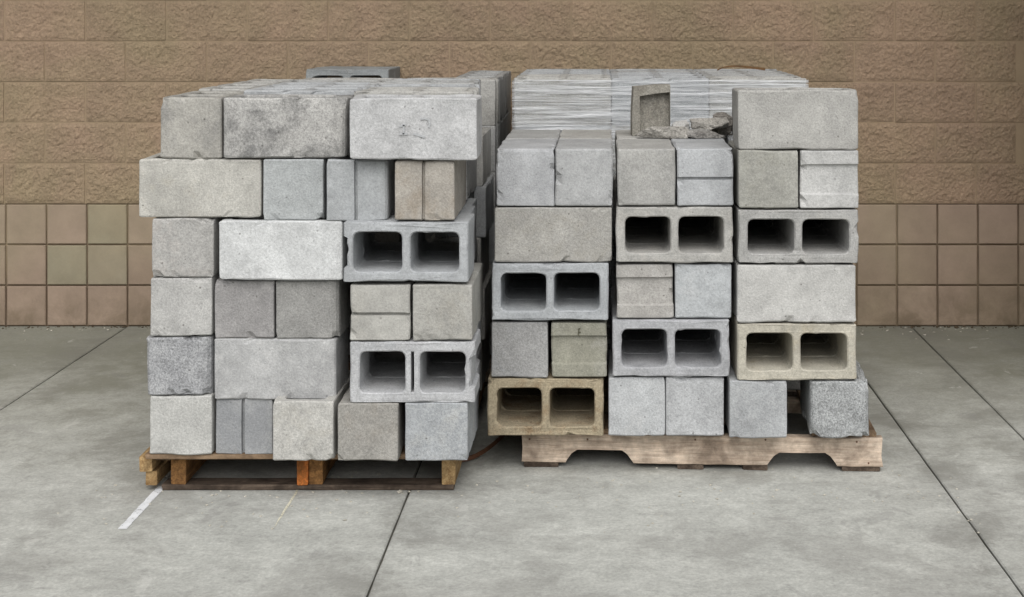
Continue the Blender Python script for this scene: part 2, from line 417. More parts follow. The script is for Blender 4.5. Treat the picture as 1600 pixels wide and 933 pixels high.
# ------------------------------------------------------------------ concrete blocks
def block_mesh(L, W, H, axes, ends=('flat', 'flat'), radius=0.005, chips=(), slot=False, seed=0.0, rough=1.0, solid=False, du=0.017):
    """hollow two-core block. Profile in (u, v), cores along w; axes maps u, v, w to x, y, z.
    Mesh origin: middle of x, front of y, bottom of z."""
    def seg(pts):
        out = []
        for a, b in zip(pts, pts[1:] + pts[:1]):
            a, b = Vector(a), Vector(b); n = max(1, round((b - a).length / du))
            out += [a.lerp(b, i / n) for i in range(n)]
        return out
    def arc(cx, cy, r, a0, n=3):
        return [(cx + r * math.cos(R(a0 + 90 * i / n)), cy + r * math.sin(R(a0 + 90 * i / n))) for i in range(n + 1)]
    def end_pts(kind, sgn):
        """points along one end, from bottom v to top v on the +u side (mirrored for -u)"""
        u = L / 2
        if kind == 'groove':
            g, d = 0.0055, 0.014; m = W * 0.02
            return [(u, m - g), (u - d, m - g * 0.7), (u - d, m + g * 0.7), (u, m + g)]
        if kind == 'frog':
            d = 0.012
            return [(u, -W * 0.27), (u - d, -W * 0.24), (u - d, W * 0.24), (u, W * 0.27)]
        return []
    rr = radius if isinstance(radius, (tuple, list)) else (radius,) * 4       # corners: +u-v, +u+v, -u+v, -u-v
    P = arc(L / 2 - rr[0], -W / 2 + rr[0], rr[0], -90)
    P += end_pts(ends[1], 1)
    P += arc(L / 2 - rr[1], W / 2 - rr[1], rr[1], 0)
    P += arc(-L / 2 + rr[2], W / 2 - rr[2], rr[2], 90)
    P += [(-x, -y) for x, y in end_pts(ends[0], -1)]
    P += arc(-L / 2 + rr[3], -W / 2 + rr[3], rr[3], 180)
    outer = seg(P)
    holes = []
    if not solid:
        web, shell, tw = 0.026, 0.031, 0.030
        if slot: web = 0.046
        hw = (L - 2 * tw - web) / 2; hv = W - 2 * shell
        for s in (-1, 1):
            c = s * (web / 2 + hw / 2); q = 0.020
            pts = []
            for (ax, ay, a0) in ((hw / 2 - q, -hv / 2 + q, -90), (hw / 2 - q, hv / 2 - q, 0), (-hw / 2 + q, hv / 2 - q, 90), (-hw / 2 + q, -hv / 2 + q, 180)):
                pts += arc(c + ax, ay, q, a0, 3)
            holes.append(seg(pts))
        if slot: holes.append(seg([(-0.005, -W * 0.33), (0.005, -W * 0.33), (0.005, W * 0.33), (-0.005, W * 0.33)]))
    bv = 0.0045
    ws = [(0, bv), (bv, 0)] + [(H * t, 0) for t in (0.12, 0.26, 0.4, 0.54, 0.68, 0.82, 0.92)] + [(H - bv, 0), (H, bv)]
    bm = bmesh.new()
    def wob(p, w, edge):
        q = Vector((p.x * 11, p.y * 11, w * 11)) + Vector((seed, seed * 1.7, -seed))
        a = 0.0010 + (0.0022 if edge else 0.0)
        c = noise.noise(q * 3.1)
        d = Vector((noise.noise(q), noise.noise(q + Vector((31, 7, 3))), noise.noise(q + Vector((3, 17, 51))))) * a * 1.3
        if edge and c > 0.36: d -= Vector((p.x, p.y, 0)).normalized() * min(0.014, (c - 0.36) * 0.05) * rough
        return d * rough
    def rings_of(loop, sign, taper):
        res = []
        for i, (w, ins) in enumerate(ws):
            ring = []
            c = Vector((sum(p.x for p in loop) / len(loop), sum(p.y for p in loop) / len(loop)))
            edge = i in (0, 1, len(ws) - 2, len(ws) - 1)
            for p in loop:
                d = p - c; m = max(abs(d.x), abs(d.y), 1e-4)
                k = 1 - sign * ins / max(0.03, d.length)
                if taper: k *= 1 - 0.012 * (w / H)
                q = c + d * k
                o = wob(q, w, edge) * (1.0 if sign > 0 else 0.35)
                ring.append(bm.verts.new((q.x + o.x, q.y + o.y, w + (o.z if edge else 0))))
            res.append(ring)
        for a, b in zip(res, res[1:]):
            n = len(a)
            for i in range(n): bm.faces.new((a[i], a[(i + 1) % n], b[(i + 1) % n], b[i]))
        return res
    RO = rings_of(outer, 1, False)
    RH = [rings_of(h, -1, True) for h in holes]
    for idx in (0, -1):
        loops = [RO[idx]] + [h[idx] for h in RH]
        flat = [v for lp in loops for v in lp]
        tri = geometry.tessellate_polygon([[Vector((v.co.x, v.co.y, 0)) for v in lp] for lp in loops])
        for t in tri:
            try: bm.faces.new([flat[i] for i in t])
            except ValueError: pass
    # map to world axes
    for v in bm.verts:
        src = {'u': v.co.x, 'v': v.co.y, 'w': v.co.z - H / 2}
        v.co = Vector((src[axes[0]], src[axes[1]], src[axes[2]]))
    ext = {'u': L, 'v': W, 'w': H}
    dx, dy, dz = ext[axes[0]], ext[axes[1]], ext[axes[2]]
    for v in bm.verts: v.co += Vector((0, dy / 2, dz / 2))
    for (cx, cy, cz, r) in chips:                        # corner and edge losses: cx, cy, cz in 0..1 of the block
        c = Vector(((cx - 0.5) * dx, cy * dy, cz * dz)); mid = Vector((0, dy / 2, dz / 2))
        for v in bm.verts:
            d = (v.co - c).length
            if d < r:
                v.co += (mid - c).normalized() * (r - d) * (0.62 + 0.3 * noise.noise(v.co * 60))
    me = mesh_from(bm, 'concrete_block')
    return me

AX = {'S': 'uvw', 'E': 'vuw', 'ES': 'wuv', 'K': 'uwv'}
STD_L, STD_W = 0.397, 0.194
count = [0]
def block(kind, x0, x1, ytop, ybot, s, mat, label, ends=('flat', 'flat'), radius=0.005, chips=(), slot=False, rough=1.0, group=None, rz=0.0, depth=None, gap=0.0012, behind=4, drift=0.0):
    """a block whose front face is seen at photo rectangle x0..x1, ytop..ybot when it stands F / s metres away"""
    count[0] += 1; seed = count[0] * 3.17
    D = F / s
    X0, X1 = (x0 - CX) / s, (x1 - CX) / s
    Z0, Z1 = EYE - (ybot - CY) / s + gap, EYE - (ytop - CY) / s - gap
    w, h = X1 - X0, Z1 - Z0
    if kind == 'S': L, W, H = w, depth or STD_W, h
    elif kind == 'E': L, W, H = depth or STD_L, w, h
    elif kind == 'ES': L, W, H = depth or STD_L, h, w
    else: L, W, H = w, h, depth or STD_W
    me = block_mesh(L, W, H, AX[kind], ends, radius, chips, slot, seed, rough)
    o = link('concrete_block', me, mat, None, ((X0 + X1) / 2, D, Z0), (0, 0, R(rz)))
    tag(o, label, 'concrete block', group)
    if kind == 'K' and behind:
        for k in range(1, behind + 1):                   # more of the same behind, their cores lined up
            t = o.copy(); COL.objects.link(t)
            t.location = o.location + Vector((rng.uniform(-0.003, 0.003) + drift * k, k * (H + 0.004), 0.0))
            t['label'] = 'unseen block lined up behind the ' + ' '.join(label.split()[:10]); t['group'] = 'blocks lined up behind open-core blocks'
    return o

C = concrete
GL, GR = 'blocks stacked on the left pallet', 'blocks stacked on the right pallet'
SL, SR = 483.0, 490.0
def LB(*a, **k): k.setdefault('group', GL); k.setdefault('drift', -0.014); k.setdefault('behind', 2); return block(*a, **k)
def RB(*a, **k): k.setdefault('group', GR); return block(*a, **k)

# --- left pallet, front faces, top course first
LB('E', 250, 346, 152, 248, SL, C((190, 186, 174), (150, 148, 142), 0.55, 0.5, 8), 'dirty grey-beige block end at the upper left corner of the left stack', chips=((0, 0, 1, 0.035), (0.35, 0, 1, 0.02)), radius=0.009)
LB('S', 348, 540, 153, 247, 484, C((198, 196, 190), (120, 120, 118), 0.62, 0.75, 9), 'long block blotched with black mould, top course of the left stack', radius=(0.022, 0.005, 0.005, 0.012), chips=((1, 0, 1, 0.03),))
LB('S', 546, 745, 153, 250, 492, C((206, 207, 207), (186, 187, 188), 0.2, 0.5), 'clean pale grey long block at the upper right corner of the left stack')
# second course
LB('S', 217, 408, 248, 340, SL, C((203, 200, 188), (188, 180, 158), 0.30, 0.5), 'cream long block sticking out furthest at the left edge of the left stack', depth=0.215)
LB('E', 411, 505, 249, 345, SL + 1, C((186, 192, 192), (172, 178, 180), 0.3, 0.45), 'blue-grey square block end right of the cream long block', chips=((1, 0, 0, 0.025),))
LB('E', 510, 606, 250, 346, 486, C((182, 187, 189), (170, 176, 178), 0.3, 0.4), 'blue-grey block end with a grey upright groove, beside the rusty grooved one', ends=('groove', 'flat'), radius=(0.02, 0.005, 0.02, 0.005))
LB('E', 617, 710, 251, 345, SR, C((190, 181, 166), (166, 148, 124), 0.4, 0.45), 'tan block end with rust in its upright groove', ends=('groove', 'flat'))
# third course
LB('E', 237, 334, 341, 433, SL, C((188, 186, 180), (196, 186, 176), 0.35, 0.55), 'warm grey square block end under the cream overhanging block', chips=((1, 0, 1, 0.02),))
LB('S', 342, 535, 345, 438, 486, C((221, 224, 223), (206, 209, 208), 0.3, 0.45), 'brightest near-white long block in the middle of the left stack')
LB('K', 537, 732, 347, 441, SR + 1, C((188, 193, 196), (176, 180, 183), 0.3, 0.4), 'blue-grey block with two open cores, upper one of the left stack', ends=('frog', 'flat'))
# fourth course
LB('E', 235, 331, 434, 526, SL, C((196, 195, 190), (210, 209, 203), 0.5, 0.5), 'pale grey square block end at left edge, above the dark speckled one')
LB('E', 335, 428, 438, 529, SL, C((168, 165, 163), (200, 197, 192), 0.35, 0.5, 5), 'mauve-grey square block end with a pale lower corner', chips=((0, 0, 1, 0.02),))
LB('E', 431, 530, 438, 530, SL, C((164, 163, 158), (186, 184, 178), 0.25, 0.55), 'darkest plain grey square block end with a rounded right edge', radius=(0.005, 0.005, 0.022, 0.005), chips=((1, 0, 0, 0.028),))
LB('ES', 547, 640, 445, 533, SR, C((196, 194, 184), (186, 182, 170), 0.3, 0.4), 'cream block end with one level groove, between two open-core blocks', ends=('groove', 'flat'))
LB('E', 645, 738, 444, 533, SR, C((188, 186, 176), (178, 172, 156), 0.3, 0.45), 'plain beige block end at right edge, between the open-core blocks of the left stack')
# fifth course
LB('E', 228, 330, 527, 619, SL, C((170, 172, 175), (200, 202, 203), 0.42, 1.0, 16), 'dark blue-grey coarse speckled block end with rounded corners, left edge', radius=(0.02, 0.005, 0.028, 0.02), chips=((1, 0, 0, 0.03),), rough=1.5)
LB('S', 335, 525, 530, 625, SL, C((190, 191, 190), (212, 212, 209), 0.5, 0.4, 5), 'long pale block with whitish patches, fifth course of the left stack', radius=(0.012, 0.005, 0.005, 0.005), depth=0.23)
LB('K', 547, 742, 534, 630, SR, C((198, 200, 202), (184, 188, 192), 0.3, 0.5), 'pale open-core block with a slotted double web and broken right side', ends=('flat', 'frog'), slot=True, chips=((1, 0, 0.62, 0.022),))
# bottom course
LB('E', 234, 331, 619, 711, SL, C((205, 205, 198), (190, 190, 184), 0.35, 0.5), 'off-white square block end at the lower left corner on the pallet')
LB('E', 337, 426, 622, 711, 482, C((186, 188, 188), (146, 150, 155), 0.55, 0.4, 5), 'grey-shaded block end with an upright groove on the left pallet deck', ends=('groove', 'flat'))
LB('E', 426, 521, 627, 720.5, SR, C((205, 203, 194), (196, 191, 176), 0.35, 0.55), 'pale yellowish square block end standing forward in the bottom course', chips=((1, 0, 0, 0.018),))
LB('E', 527, 622, 630, 720.5, SR, C((174, 170, 160), (158, 150, 136), 0.35, 0.6), 'brownish grey square block end in the bottom course of the left stack')
LB('E', 633, 731, 629, 721, SR, C((184, 190, 194), (196, 196, 190), 0.35, 0.55), 'blue-grey square block end at the lower right corner of the left stack')

# --- right pallet. column A (left), B (middle), C (right)
SA, SB, SC = 462.6, 462.6, 465.0
RB('ES', 776, 866, 232, 323, SA, C((188, 191, 194), (198, 199, 199), 0.3, 0.45), 'pale blue-grey block end at the top left corner of the right stack', radius=(0.006, 0.006, 0.012, 0.005), chips=((1, 0, 1, 0.025), (0, 0, 1, 0.02)))
RB('ES', 868, 957, 232, 323, SA, C((186, 188, 188), (178, 180, 180), 0.3, 0.4), 'light grey block end, second from left on top of the right stack', radius=0.007)
RB('S', 773, 956, 324, 410, SA, C((184, 181, 172), (164, 158, 142), 0.35, 0.5), 'plain tan-grey long block in the left column of the right stack')
RB('K', 768, 951, 412, 501, SA + 1, C((184, 190, 194), (170, 176, 180), 0.3, 0.4), 'blue-grey open-core block in the left column of the right stack', ends=('flat', 'flat'))
RB('E', 768, 856, 503, 590, SA, C((174, 174, 172), (156, 160, 166), 0.4, 0.6), 'mottled grey square block end left of the mossy green one')
RB('ES', 862, 948, 504, 590, SA, C((164, 162, 140), (176, 174, 160), 0.45, 0.5), 'mossy green-grey block end with a recessed panel', ends=('frog', 'flat'))
RB('K', 762, 943, 592, 682, SA, C((188, 168, 128), (150, 106, 58), 0.42, 0.7), 'brown-stained open-core block at the lower left corner of the right stack', chips=((1, 0, 1, 0.02),))

RB('ES', 965, 1055, 232, 322, SB, C((184, 183, 177), (176, 174, 166), 0.3, 0.45), 'warm grey block end on top of the middle column', radius=0.008)
RB('ES', 1058, 1146, 232, 322, SB, C((192, 196, 199), (184, 188, 191), 0.3, 0.4), 'pale blue-grey block end with one level groove, top of the middle column', ends=('groove', 'flat'), chips=((1, 0, 1, 0.03),))
RB('K', 963, 1145, 324, 411, SB + 1, C((190, 188, 180), (204, 196, 184), 0.35, 0.5), 'cream-grey open-core block, upper one of the middle column')
RB('ES', 964, 1052, 413, 498, SB, C((188, 184, 176), (202, 200, 194), 0.35, 0.5), 'cream block end with a recessed panel between two level ribs, middle column', ends=('frog', 'flat'))
RB('E', 1055, 1143, 413, 498, SB, C((190, 196, 199), (202, 205, 206), 0.35, 0.45), 'blue-white plain square block end in the middle column')
RB('K', 957, 1140, 500, 589, SB + 1, C((186, 188, 192), (174, 178, 184), 0.3, 0.5), 'blue-grey open-core block, lower one of the middle column')
RB('E', 951, 1039.3, 590, 682, SB, C((194, 198, 200), (204, 205, 204), 0.3, 0.55), 'pale grey square block end, left one of a tight pair above the right pallet')
RB('E', 1040.2, 1131, 590, 682, SB, C((196, 199, 201), (186, 190, 192), 0.3, 0.55), 'pale grey square block end, right one of a tight pair above the right pallet')

RB('S', 1153, 1342, 141, 234, SC, C((192, 190, 182), (170, 168, 162), 0.45, 0.5), 'weathered grey long block crowning the right column, above all others', chips=((1, 0, 1, 0.035),), radius=(0.012, 0.005, 0.005, 0.005))
RB('E', 1154, 1247, 235, 326, SC, C((178, 177, 165), (164, 162, 146), 0.4, 0.5), 'greenish grey square block end under the crowning long block')
RB('ES', 1251, 1342, 235, 326, SC, C((204, 204, 200), (190, 190, 187), 0.3, 0.45), 'whitish block end with a recessed panel, right edge of the right stack', ends=('frog', 'flat'))
RB('K', 1154, 1341, 328, 412, SC, C((184, 183, 178), (176, 172, 164), 0.35, 0.55), 'grey open-core block with chipped cores, upper one of the right column', chips=((0.5, 0, 0.2, 0.02),))
RB('S', 1152, 1337, 414, 504, SC, C((206, 205, 199), (196, 195, 189), 0.3, 0.4), 'plain off-white long block in the right column')
RB('K', 1152, 1338, 506, 594, SC, C((208, 200, 176), (190, 172, 132), 0.30, 0.5), 'yellowish cream open-core block in the right column')
RB('E', 1140, 1230, 595, 685, SC, C((182, 186, 188), (190, 192, 192), 0.3, 0.5), 'grey square block end in the bottom course, left of the dark gap')
RB('E', 1266, 1358, 596, 685, SC, C((176, 180, 180), (196, 200, 200), 0.35, 1.1, 16), 'coarse speckled rounded block end at the lower right corner of the right stack', radius=(0.028, 0.012, 0.024, 0.02), chips=((1, 0, 1, 0.04), (0, 0, 0, 0.035)), rough=1.7, rz=-3)

# --- shared meshes for the blocks behind the front faces
FILL_M = [C((182, 183, 180), (168, 168, 164), 0.35, 0.5), C((192, 190, 182), (176, 172, 160), 0.35, 0.5), C((186, 190, 192), (176, 180, 182), 0.3, 0.45)]
def shared(kind, k, h=STD_W):
    out = []
    for i in range(3):
        me = block_mesh(STD_L, STD_W, h, AX[kind], ('frog', 'frog'), 0.006, (), False, 900 + 13 * i + k, 1.2, False, 0.022)
        me.materials.append(FILL_M[i]); out.append(me)
    return out
SH_S, SH_E, SH_K = shared('S', 1), shared('E', 4), shared('K', 7)
def fill(me_list, x, y, z, label, group, sx=1.0, sz=1.0, rz=0.0):
    o = link('concrete_block', me_list[rng.randrange(3)], None, None, (x, y, z), (0, 0, R(rz)))
    tag(o, label, 'concrete block', group)
    return o
DECK = 0.1375
ORD = ['bottom', 'second', 'third', 'fourth', 'fifth', 'top']
HC = 0.1932
# flanks of the left stack
for c in range(6):
    z = DECK + c * 0.1936
    for side, x, ys in (('left', -1.37, (4.97, 5.37)), ('right', -0.555, (4.92, 5.32))):
        if c == 5: continue
        for k, y in enumerate(ys):
            if side == 'right' and c in (1, 3) and k == 0: continue
            fill(SH_E, x + rng.uniform(-0.012, 0.008) + (0.018 if side == 'right' and k else 0), y + (0.0 if k == 0 else 0.01), z,
                 '%s grey block on the %s flank of the left stack, %s course' % (('Nearer', 'Farther')[k], side, ORD[c]), 'flank blocks of the left stack')
# second tier of tops, left stack: rows running back from the two long top blocks
zt = DECK + 5 * 0.1936 + 0.004
NUM = ['first', 'second', 'third', 'fourth', 'fifth']
for k in range(5):
    fill(SH_S, -1.012 + rng.uniform(-0.012, 0.012), 4.757 + k * 0.2035, zt + rng.uniform(-0.003, 0.004), '%s block in the row behind the mould-blotched top block' % NUM[k].capitalize(), 'top course rows of the left stack', rz=rng.uniform(-0.7, 0.7))
    fill(SH_S, -0.615 - 0.018 * k + rng.uniform(-0.006, 0.006), 4.677 + k * 0.2035, zt + rng.uniform(-0.003, 0.004), '%s block in the row behind the clean pale top block' % NUM[k].capitalize(), 'top course rows of the left stack', rz=rng.uniform(-0.7, 0.7))
for k in range(2):
    fill(SH_E, -1.322 + 0.008 * k, 4.96 + k * 0.402, zt - 0.004, '%s block end-on behind the dirty upper left corner block' % NUM[k].capitalize(), 'top course rows of the left stack')
# flanks and back rows of the right stack
for c in range(5):
    z = DECK + c * 0.1944
    for side, x, ys in (('left', -0.262, (5.16, 5.56)), ('right', 0.775, (5.14, 5.545))):
        for k, y in enumerate(ys):
            if (side == 'left' and c in (0, 2, 4)) or (side == 'right' and (c in (1, 3) or (c == 0 and k == 0))): continue
            fill(SH_E, x + rng.uniform(-0.01, 0.012), y, z, '%s grey block on the %s flank of the right stack, %s course' % (('Nearer', 'Farther')[k], side, ORD[c]), 'flank blocks of the right stack')
for k in range(2): fill(SH_E, 0.572, 5.14 + 0.4 * k, DECK + 4 * 0.1944, '%s block behind the greenish grey end, fifth course of the right stack' % ('Nearer', 'Farther')[k], 'flank blocks of the right stack')
fill(SH_S, 0.69, 5.34, DECK, 'filler block added deep inside the dark gap at the lower right of the right stack', 'flank blocks of the right stack')  # unseen block, added to stop light showing through the gap
def top_row(x, y, mat_i, label):
    me = block_mesh(STD_L, STD_W, STD_W, AX['ES'], ('flat', 'flat'), 0.007, (), False, 40 + x * 9, 1.0)
    o = link('concrete_block', me, FILL_M[mat_i], None, (x, y, DECK + 4 * 0.1944), (0, 0, 0)); tag(o, label, 'concrete block', GR)
for i, (x, nm) in enumerate(((-0.252, 'leftmost'), (-0.054, 'second'), (0.157, 'third'), (0.358, 'rightmost'))):
    top_row(x, 5.162, (0, 1, 1, 0)[i], '%s of four flat-topped blocks in the second row on the right stack' % nm)
RB('E', 1160, 1250, 146, 236, 446, C((182, 182, 176)), 'grey block hidden behind the left half of the crowning long block')

# ------------------------------------------------------------------ rear pallets by the wall
GB = 'blocks on the rear left pallet'; GW = 'film-wrapped blocks on the rear right pallet'
for c in range(6):
    z = DECK + c * 0.1918
    fill(SH_S, -0.638, 5.90, z, 'block in the shaded rear left stack, %s course, front right' % ORD[c], GB)
    for k in range(2):
        fill(SH_E, -0.535, 6.105 + k * 0.401, z, '%s block on the shaded right flank of the rear left stack, %s course' % (('Nearer', 'Farther')[k], ORD[c]), GB)
    if c < 5: fill(SH_S, -1.04, 5.90, z, 'block in the shaded rear left stack, %s course, middle of the front' % ORD[c], GB)
for c in range(5): fill(SH_S, -1.218, 6.62, DECK + c * 0.1918, 'block below the lone open-core block by the wall, %s course' % ORD[c], GB)
block('K', 477, 607, 108, 172, 331, C((168, 175, 176), (154, 160, 162), 0.3, 0.4), 'lone blue-grey open-core block peeking over the left stack near the wall', group=GB, behind=1)

for c in range(6):
    z = DECK + c * 0.1944
    for i, nm in enumerate(('left', 'middle', 'right')):
        if c == 5:
            for k in range(5):
                fill(SH_K if False else SH_S, -0.154 + i * 0.3985, 5.745 + k * 0.2, z, 'top block of the wrapped rear right bundle, %s column, %s row' % (nm, NUM[k]), GW)
        else:
            fill(SH_S, -0.154 + i * 0.3985, 5.745, z, 'film-wrapped block, %s column, %s course of the rear right bundle' % (nm, ORD[c]), GW)
    if c < 5:
        for k in range(2): fill(SH_E, -0.255, 5.945 + k * 0.4, z, '%s film-wrapped block on the left flank of the rear bundle, %s course' % (('Nearer', 'Farther')[k], ORD[c]), GW)

def film():
    """stretch film round the front and both sides of the rear right bundle, wrinkled level"""
    x0, x1, y0, y1, z0, z1 = -0.359, 0.848, 5.738, 6.75, 0.06, 1.297
    pts = []; n = 26
    pts += [(x0, y1 + (y0 - y1) * i / n, (-1, 0)) for i in range(n)]
    pts += [(x0 + (x1 - x0) * i / 60, y0, (0, -1)) for i in range(61)]
    pts += [(x1, y0 + (y1 - y0) * i / n, (1, 0)) for i in range(1, n + 1)]
    nz = 130; bm = bmesh.new(); grid = []
    for k in range(nz + 1):
        z = z0 + (z1 - z0) * k / nz; row = []
        for (x, y, nrm) in pts:
            s = x + y
            d = 0.0045 * noise.noise((s * 3.2, z * 70, 1.5)) + 0.003 * noise.noise((s * 7, z * 150, 9)) + 0.003
            zz = z + (0.004 * noise.noise((s * 5, 3, 3)) if k == nz else 0)
            row.append(bm.verts.new((x + nrm[0] * d, y + nrm[1] * d, zz)))
        grid.append(row)
    for k in range(nz):
        for i in range(len(pts) - 1): bm.faces.new((grid[k][i], grid[k][i + 1], grid[k + 1][i + 1], grid[k + 1][i]))
    for f in bm.faces: f.smooth = True
    me = mesh_from(bm, 'stretch_film')
    o = link('stretch_film', me, M_FILM)
    tag(o, 'wrinkled clear stretch film wrapped round the rear right block bundle', 'plastic film')
film()

# ------------------------------------------------------------------ pallets
def plank(L, W, T, seed, du=0.06, rag=1.0):
    """sawn board, length along x, width along y, thickness along z, worn edges; origin at the bottom centre"""
    n = max(3, int(L / du)); bm = bmesh.new(); rings = []
    prof = [(-1, 0), (-1, 1), (1, 1), (1, 0)]
    b = 0.003
    sect = [(-W / 2 + b, 0), (W / 2 - b, 0), (W / 2, b), (W / 2, T - b), (W / 2 - b, T), (-W / 2 + b, T), (-W / 2, T - b), (-W / 2, b)]
    for i in range(n + 1):
        x = -L / 2 + L * i / n; ring = []
        for j, (y, z) in enumerate(sect):
            q = Vector((x * 7, y * 30 + seed, z * 30))
            xx = x + (noise.noise(q * 2) * 0.006 * rag if i in (0, n) else 0)
            ring.append(bm.verts.new((xx, y + noise.noise(q) * 0.002 * rag, z + noise.noise(q + Vector((5, 5, 5))) * 0.0015 * rag)))
        rings.append(ring)
    for a, c in zip(rings, rings[1:]):
        for i in range(8): bm.faces.new((a[i], a[(i + 1) % 8], c[(i + 1) % 8], c[i]))
    bm.faces.new(rings[0]); bm.faces.new(rings[-1])
    return mesh_from(bm, 'plank')

def notched(L, T, H, n1, n2, depth, seed):
    """stringer with two forklift notches cut from below; length along x, origin at bottom centre"""
    P = [(-L / 2, 0)]
    for a, b in (n1, n2):
        P += [(a, 0), (a + 0.006, 0.012), (a + 0.022, depth - 0.012), (a + 0.04, depth), (b - 0.04, depth), (b - 0.022, depth - 0.012), (b - 0.006, 0.012), (b, 0)]
    P += [(L / 2, 0), (L / 2 - 0.004, H * 0.4), (L / 2, H)]
    m = 24
    P += [(L / 2 - L * i / m, H) for i in range(1, m)] + [(-L / 2, H), (-L / 2 + 0.003, H * 0.5)]
    Q = []
    for a, b in zip(P, P[1:] + P[:1]):
        a, b = Vector(a), Vector(b); n = max(1, int((b - a).length / 0.04))
        Q += [a.lerp(b, i / n) for i in range(n)]
    bm = bmesh.new(); R_ = []
    c = Vector((0, H / 2))
    for y, ins in ((-T / 2, 0.003), (-T / 2 + 0.004, 0), (T / 2 - 0.004, 0), (T / 2, 0.003)):
        ring = []
        for p in Q:
            w = Vector((noise.noise((p.x * 20, p.y * 20, seed)), noise.noise((p.x * 20, p.y * 20, seed + 9)))) * 0.0022
            z = p.y + w.y - (ins if p.y > H - 0.001 else (-ins if p.y < 0.001 else 0))
            ring.append(bm.verts.new((p.x + w.x, y, z)))
        R_.append(ring)
    for a, b in zip(R_, R_[1:]):
        n = len(a)
        for i in range(n): bm.faces.new((a[i], a[(i + 1) % n], b[(i + 1) % n], b[i]))
    for r in (R_[0], R_[-1]):
        for t in geometry.tessellate_polygon([[Vector((v.co.x, v.co.z, 0)) for v in r]]):
            try: bm.faces.new([r[i] for i in t])
            except ValueError: pass
    return mesh_from(bm, 'stringer')

# left pallet: stringers run towards the wall, so their sawn ends face the viewer
pl = empty('wooden_pallet', (-0.99, 4.62, 0))
tag(pl, 'worn pallet with orange-sprayed stringer ends under the left stack', 'pallet', 'wooden pallets')
def board_x(x, y, w, L, T, z, mat, par, name, seed, rz=0.0):       # board lying along x
    return link(name, plank(L, w, T, seed), mat, par, (x, y, z), (0, 0, rz))
def board_y(x, y0, L, w, T, z, mat, par, name, seed, rz=0.0):      # board lying along y, front end at y0
    return link(name, plank(L, w, T, seed), mat, par, (x, y0 + L / 2, z), (0, 0, R(90) + rz))
def along_y(m):                                                     # planks keep their grain along local x
    return m
M_END_TAN = mat_wood('tan_stringer', (190, 162, 118), (132, 102, 66), 0)
M_END_AMBER = mat_wood('amber_stringer', (160, 118, 72), (96, 68, 42), 0)
M_END_ORANGE = mat_wood('orange_stringer', (212, 122, 58), (134, 90, 50), 0)
M_BOARD = mat_wood('grey_board', (152, 130, 106), (100, 80, 62), 0)
zs, hs_ = 0.0187, 0.1015
for k in range(7):
    board_x(0.012 + rng.uniform(-0.004, 0.004), -0.005 + k * 0.181, 0.125 if k else 0.11, 1.0, 0.0165, 0.1205, M_BOARD, pl, 'deck_board', 10 + k)
for k in range(3):
    board_x(0.03 if k == 0 else 0.0, 0.036 + k * 0.53, 0.075, 0.955 if k == 0 else 1.02, 0.018, 0.0005, M_WOOD_DARK, pl, 'bottom_board', 30 + k)
board_y(-0.395, 0.004, 1.16, 0.050, hs_, zs, M_END_AMBER, pl, 'stringer', 51)
tag(board_y(0.014, -0.006, 1.17, 0.037, hs_, zs, M_END_ORANGE, pl, 'stringer', 52), 'stringer with its end sprayed orange')
board_y(0.056, 0.004, 1.16, 0.044, hs_, zs, M_END_AMBER, pl, 'stringer', 53)
board_y(0.492, 0.002, 1.16, 0.044, hs_, zs, M_END_TAN, pl, 'stringer', 54)
tag(board_y(-0.497, -0.015, 1.10, 0.042, 0.052, 0.066, M_END_TAN, pl, 'stringer', 55), 'split outer stringer, upper half')
tag(board_y(-0.481, -0.005, 1.10, 0.036, 0.046, zs, M_END_TAN, pl, 'stringer', 56), 'split outer stringer, lower half')
board_x(-0.44, 0.03, 0.03, 0.085, 0.022, 0.094, M_BOARD, pl, 'cleat', 57)

def nail(par, x, y, z, face):
    m = bmesh.new(); bmesh.ops.create_cone(m, cap_ends=True, segments=8, radius1=0.0036, radius2=0.003, depth=0.003)
    link('nail_head', mesh_from(m, 'nail_head'), M_RUST, par, (x, y, z), (R(90), 0, 0) if face == 'y' else (0, 0, 0))
# right pallet: the notched side faces the viewer
pr = empty('wooden_pallet', (0.3455, 4.828, 0), R(-2.6))
tag(pr, 'weathered pallet with a notched side rail under the right stack', 'pallet', 'wooden pallets')
def px_r(px): return (px - CX) / 456.0 - 0.3455
link('stringer', notched(1.236, 0.038, 0.100, (px_r(883), px_r(990)), (px_r(1199), px_r(1307)), 0.046, 3), M_WOOD_X, pr, (0, 0.019, 0.018))
link('stringer', notched(1.225, 0.038, 0.100, (-0.47, -0.23), (0.22, 0.46), 0.046, 5), M_WOOD_X, pr, (0, 0.50, 0.018))
link('stringer', notched(1.225, 0.038, 0.100, (-0.47, -0.23), (0.22, 0.46), 0.046, 7), M_WOOD_X, pr, (0, 0.99, 0.018))
for k, x in enumerate((-0.55, -0.36, -0.175, 0.02, 0.205, 0.43, 0.545)):
    board_y(x, 0.004 + rng.uniform(-0.004, 0.008), 1.0, 0.105, 0.0165, 0.1195, M_BOARD, pr, 'deck_board', 70 + k)
for k, (x, w) in enumerate(((-0.55, 0.12), (px_r(1079), 0.09), (px_r(1180), 0.085), (0.545, 0.13))):
    board_y(x, 0.006, 1.0, w, 0.0165, 0.001, M_WOOD_DARK, pr, 'bottom_board', 90 + k)

for x, z in ((-0.59, 0.098), (-0.39, 0.1), (-0.02, 0.104), (0.22, 0.107), (0.53, 0.104), (0.57, 0.032)):
    nail(pr, x, -0.0005, z, 'y')

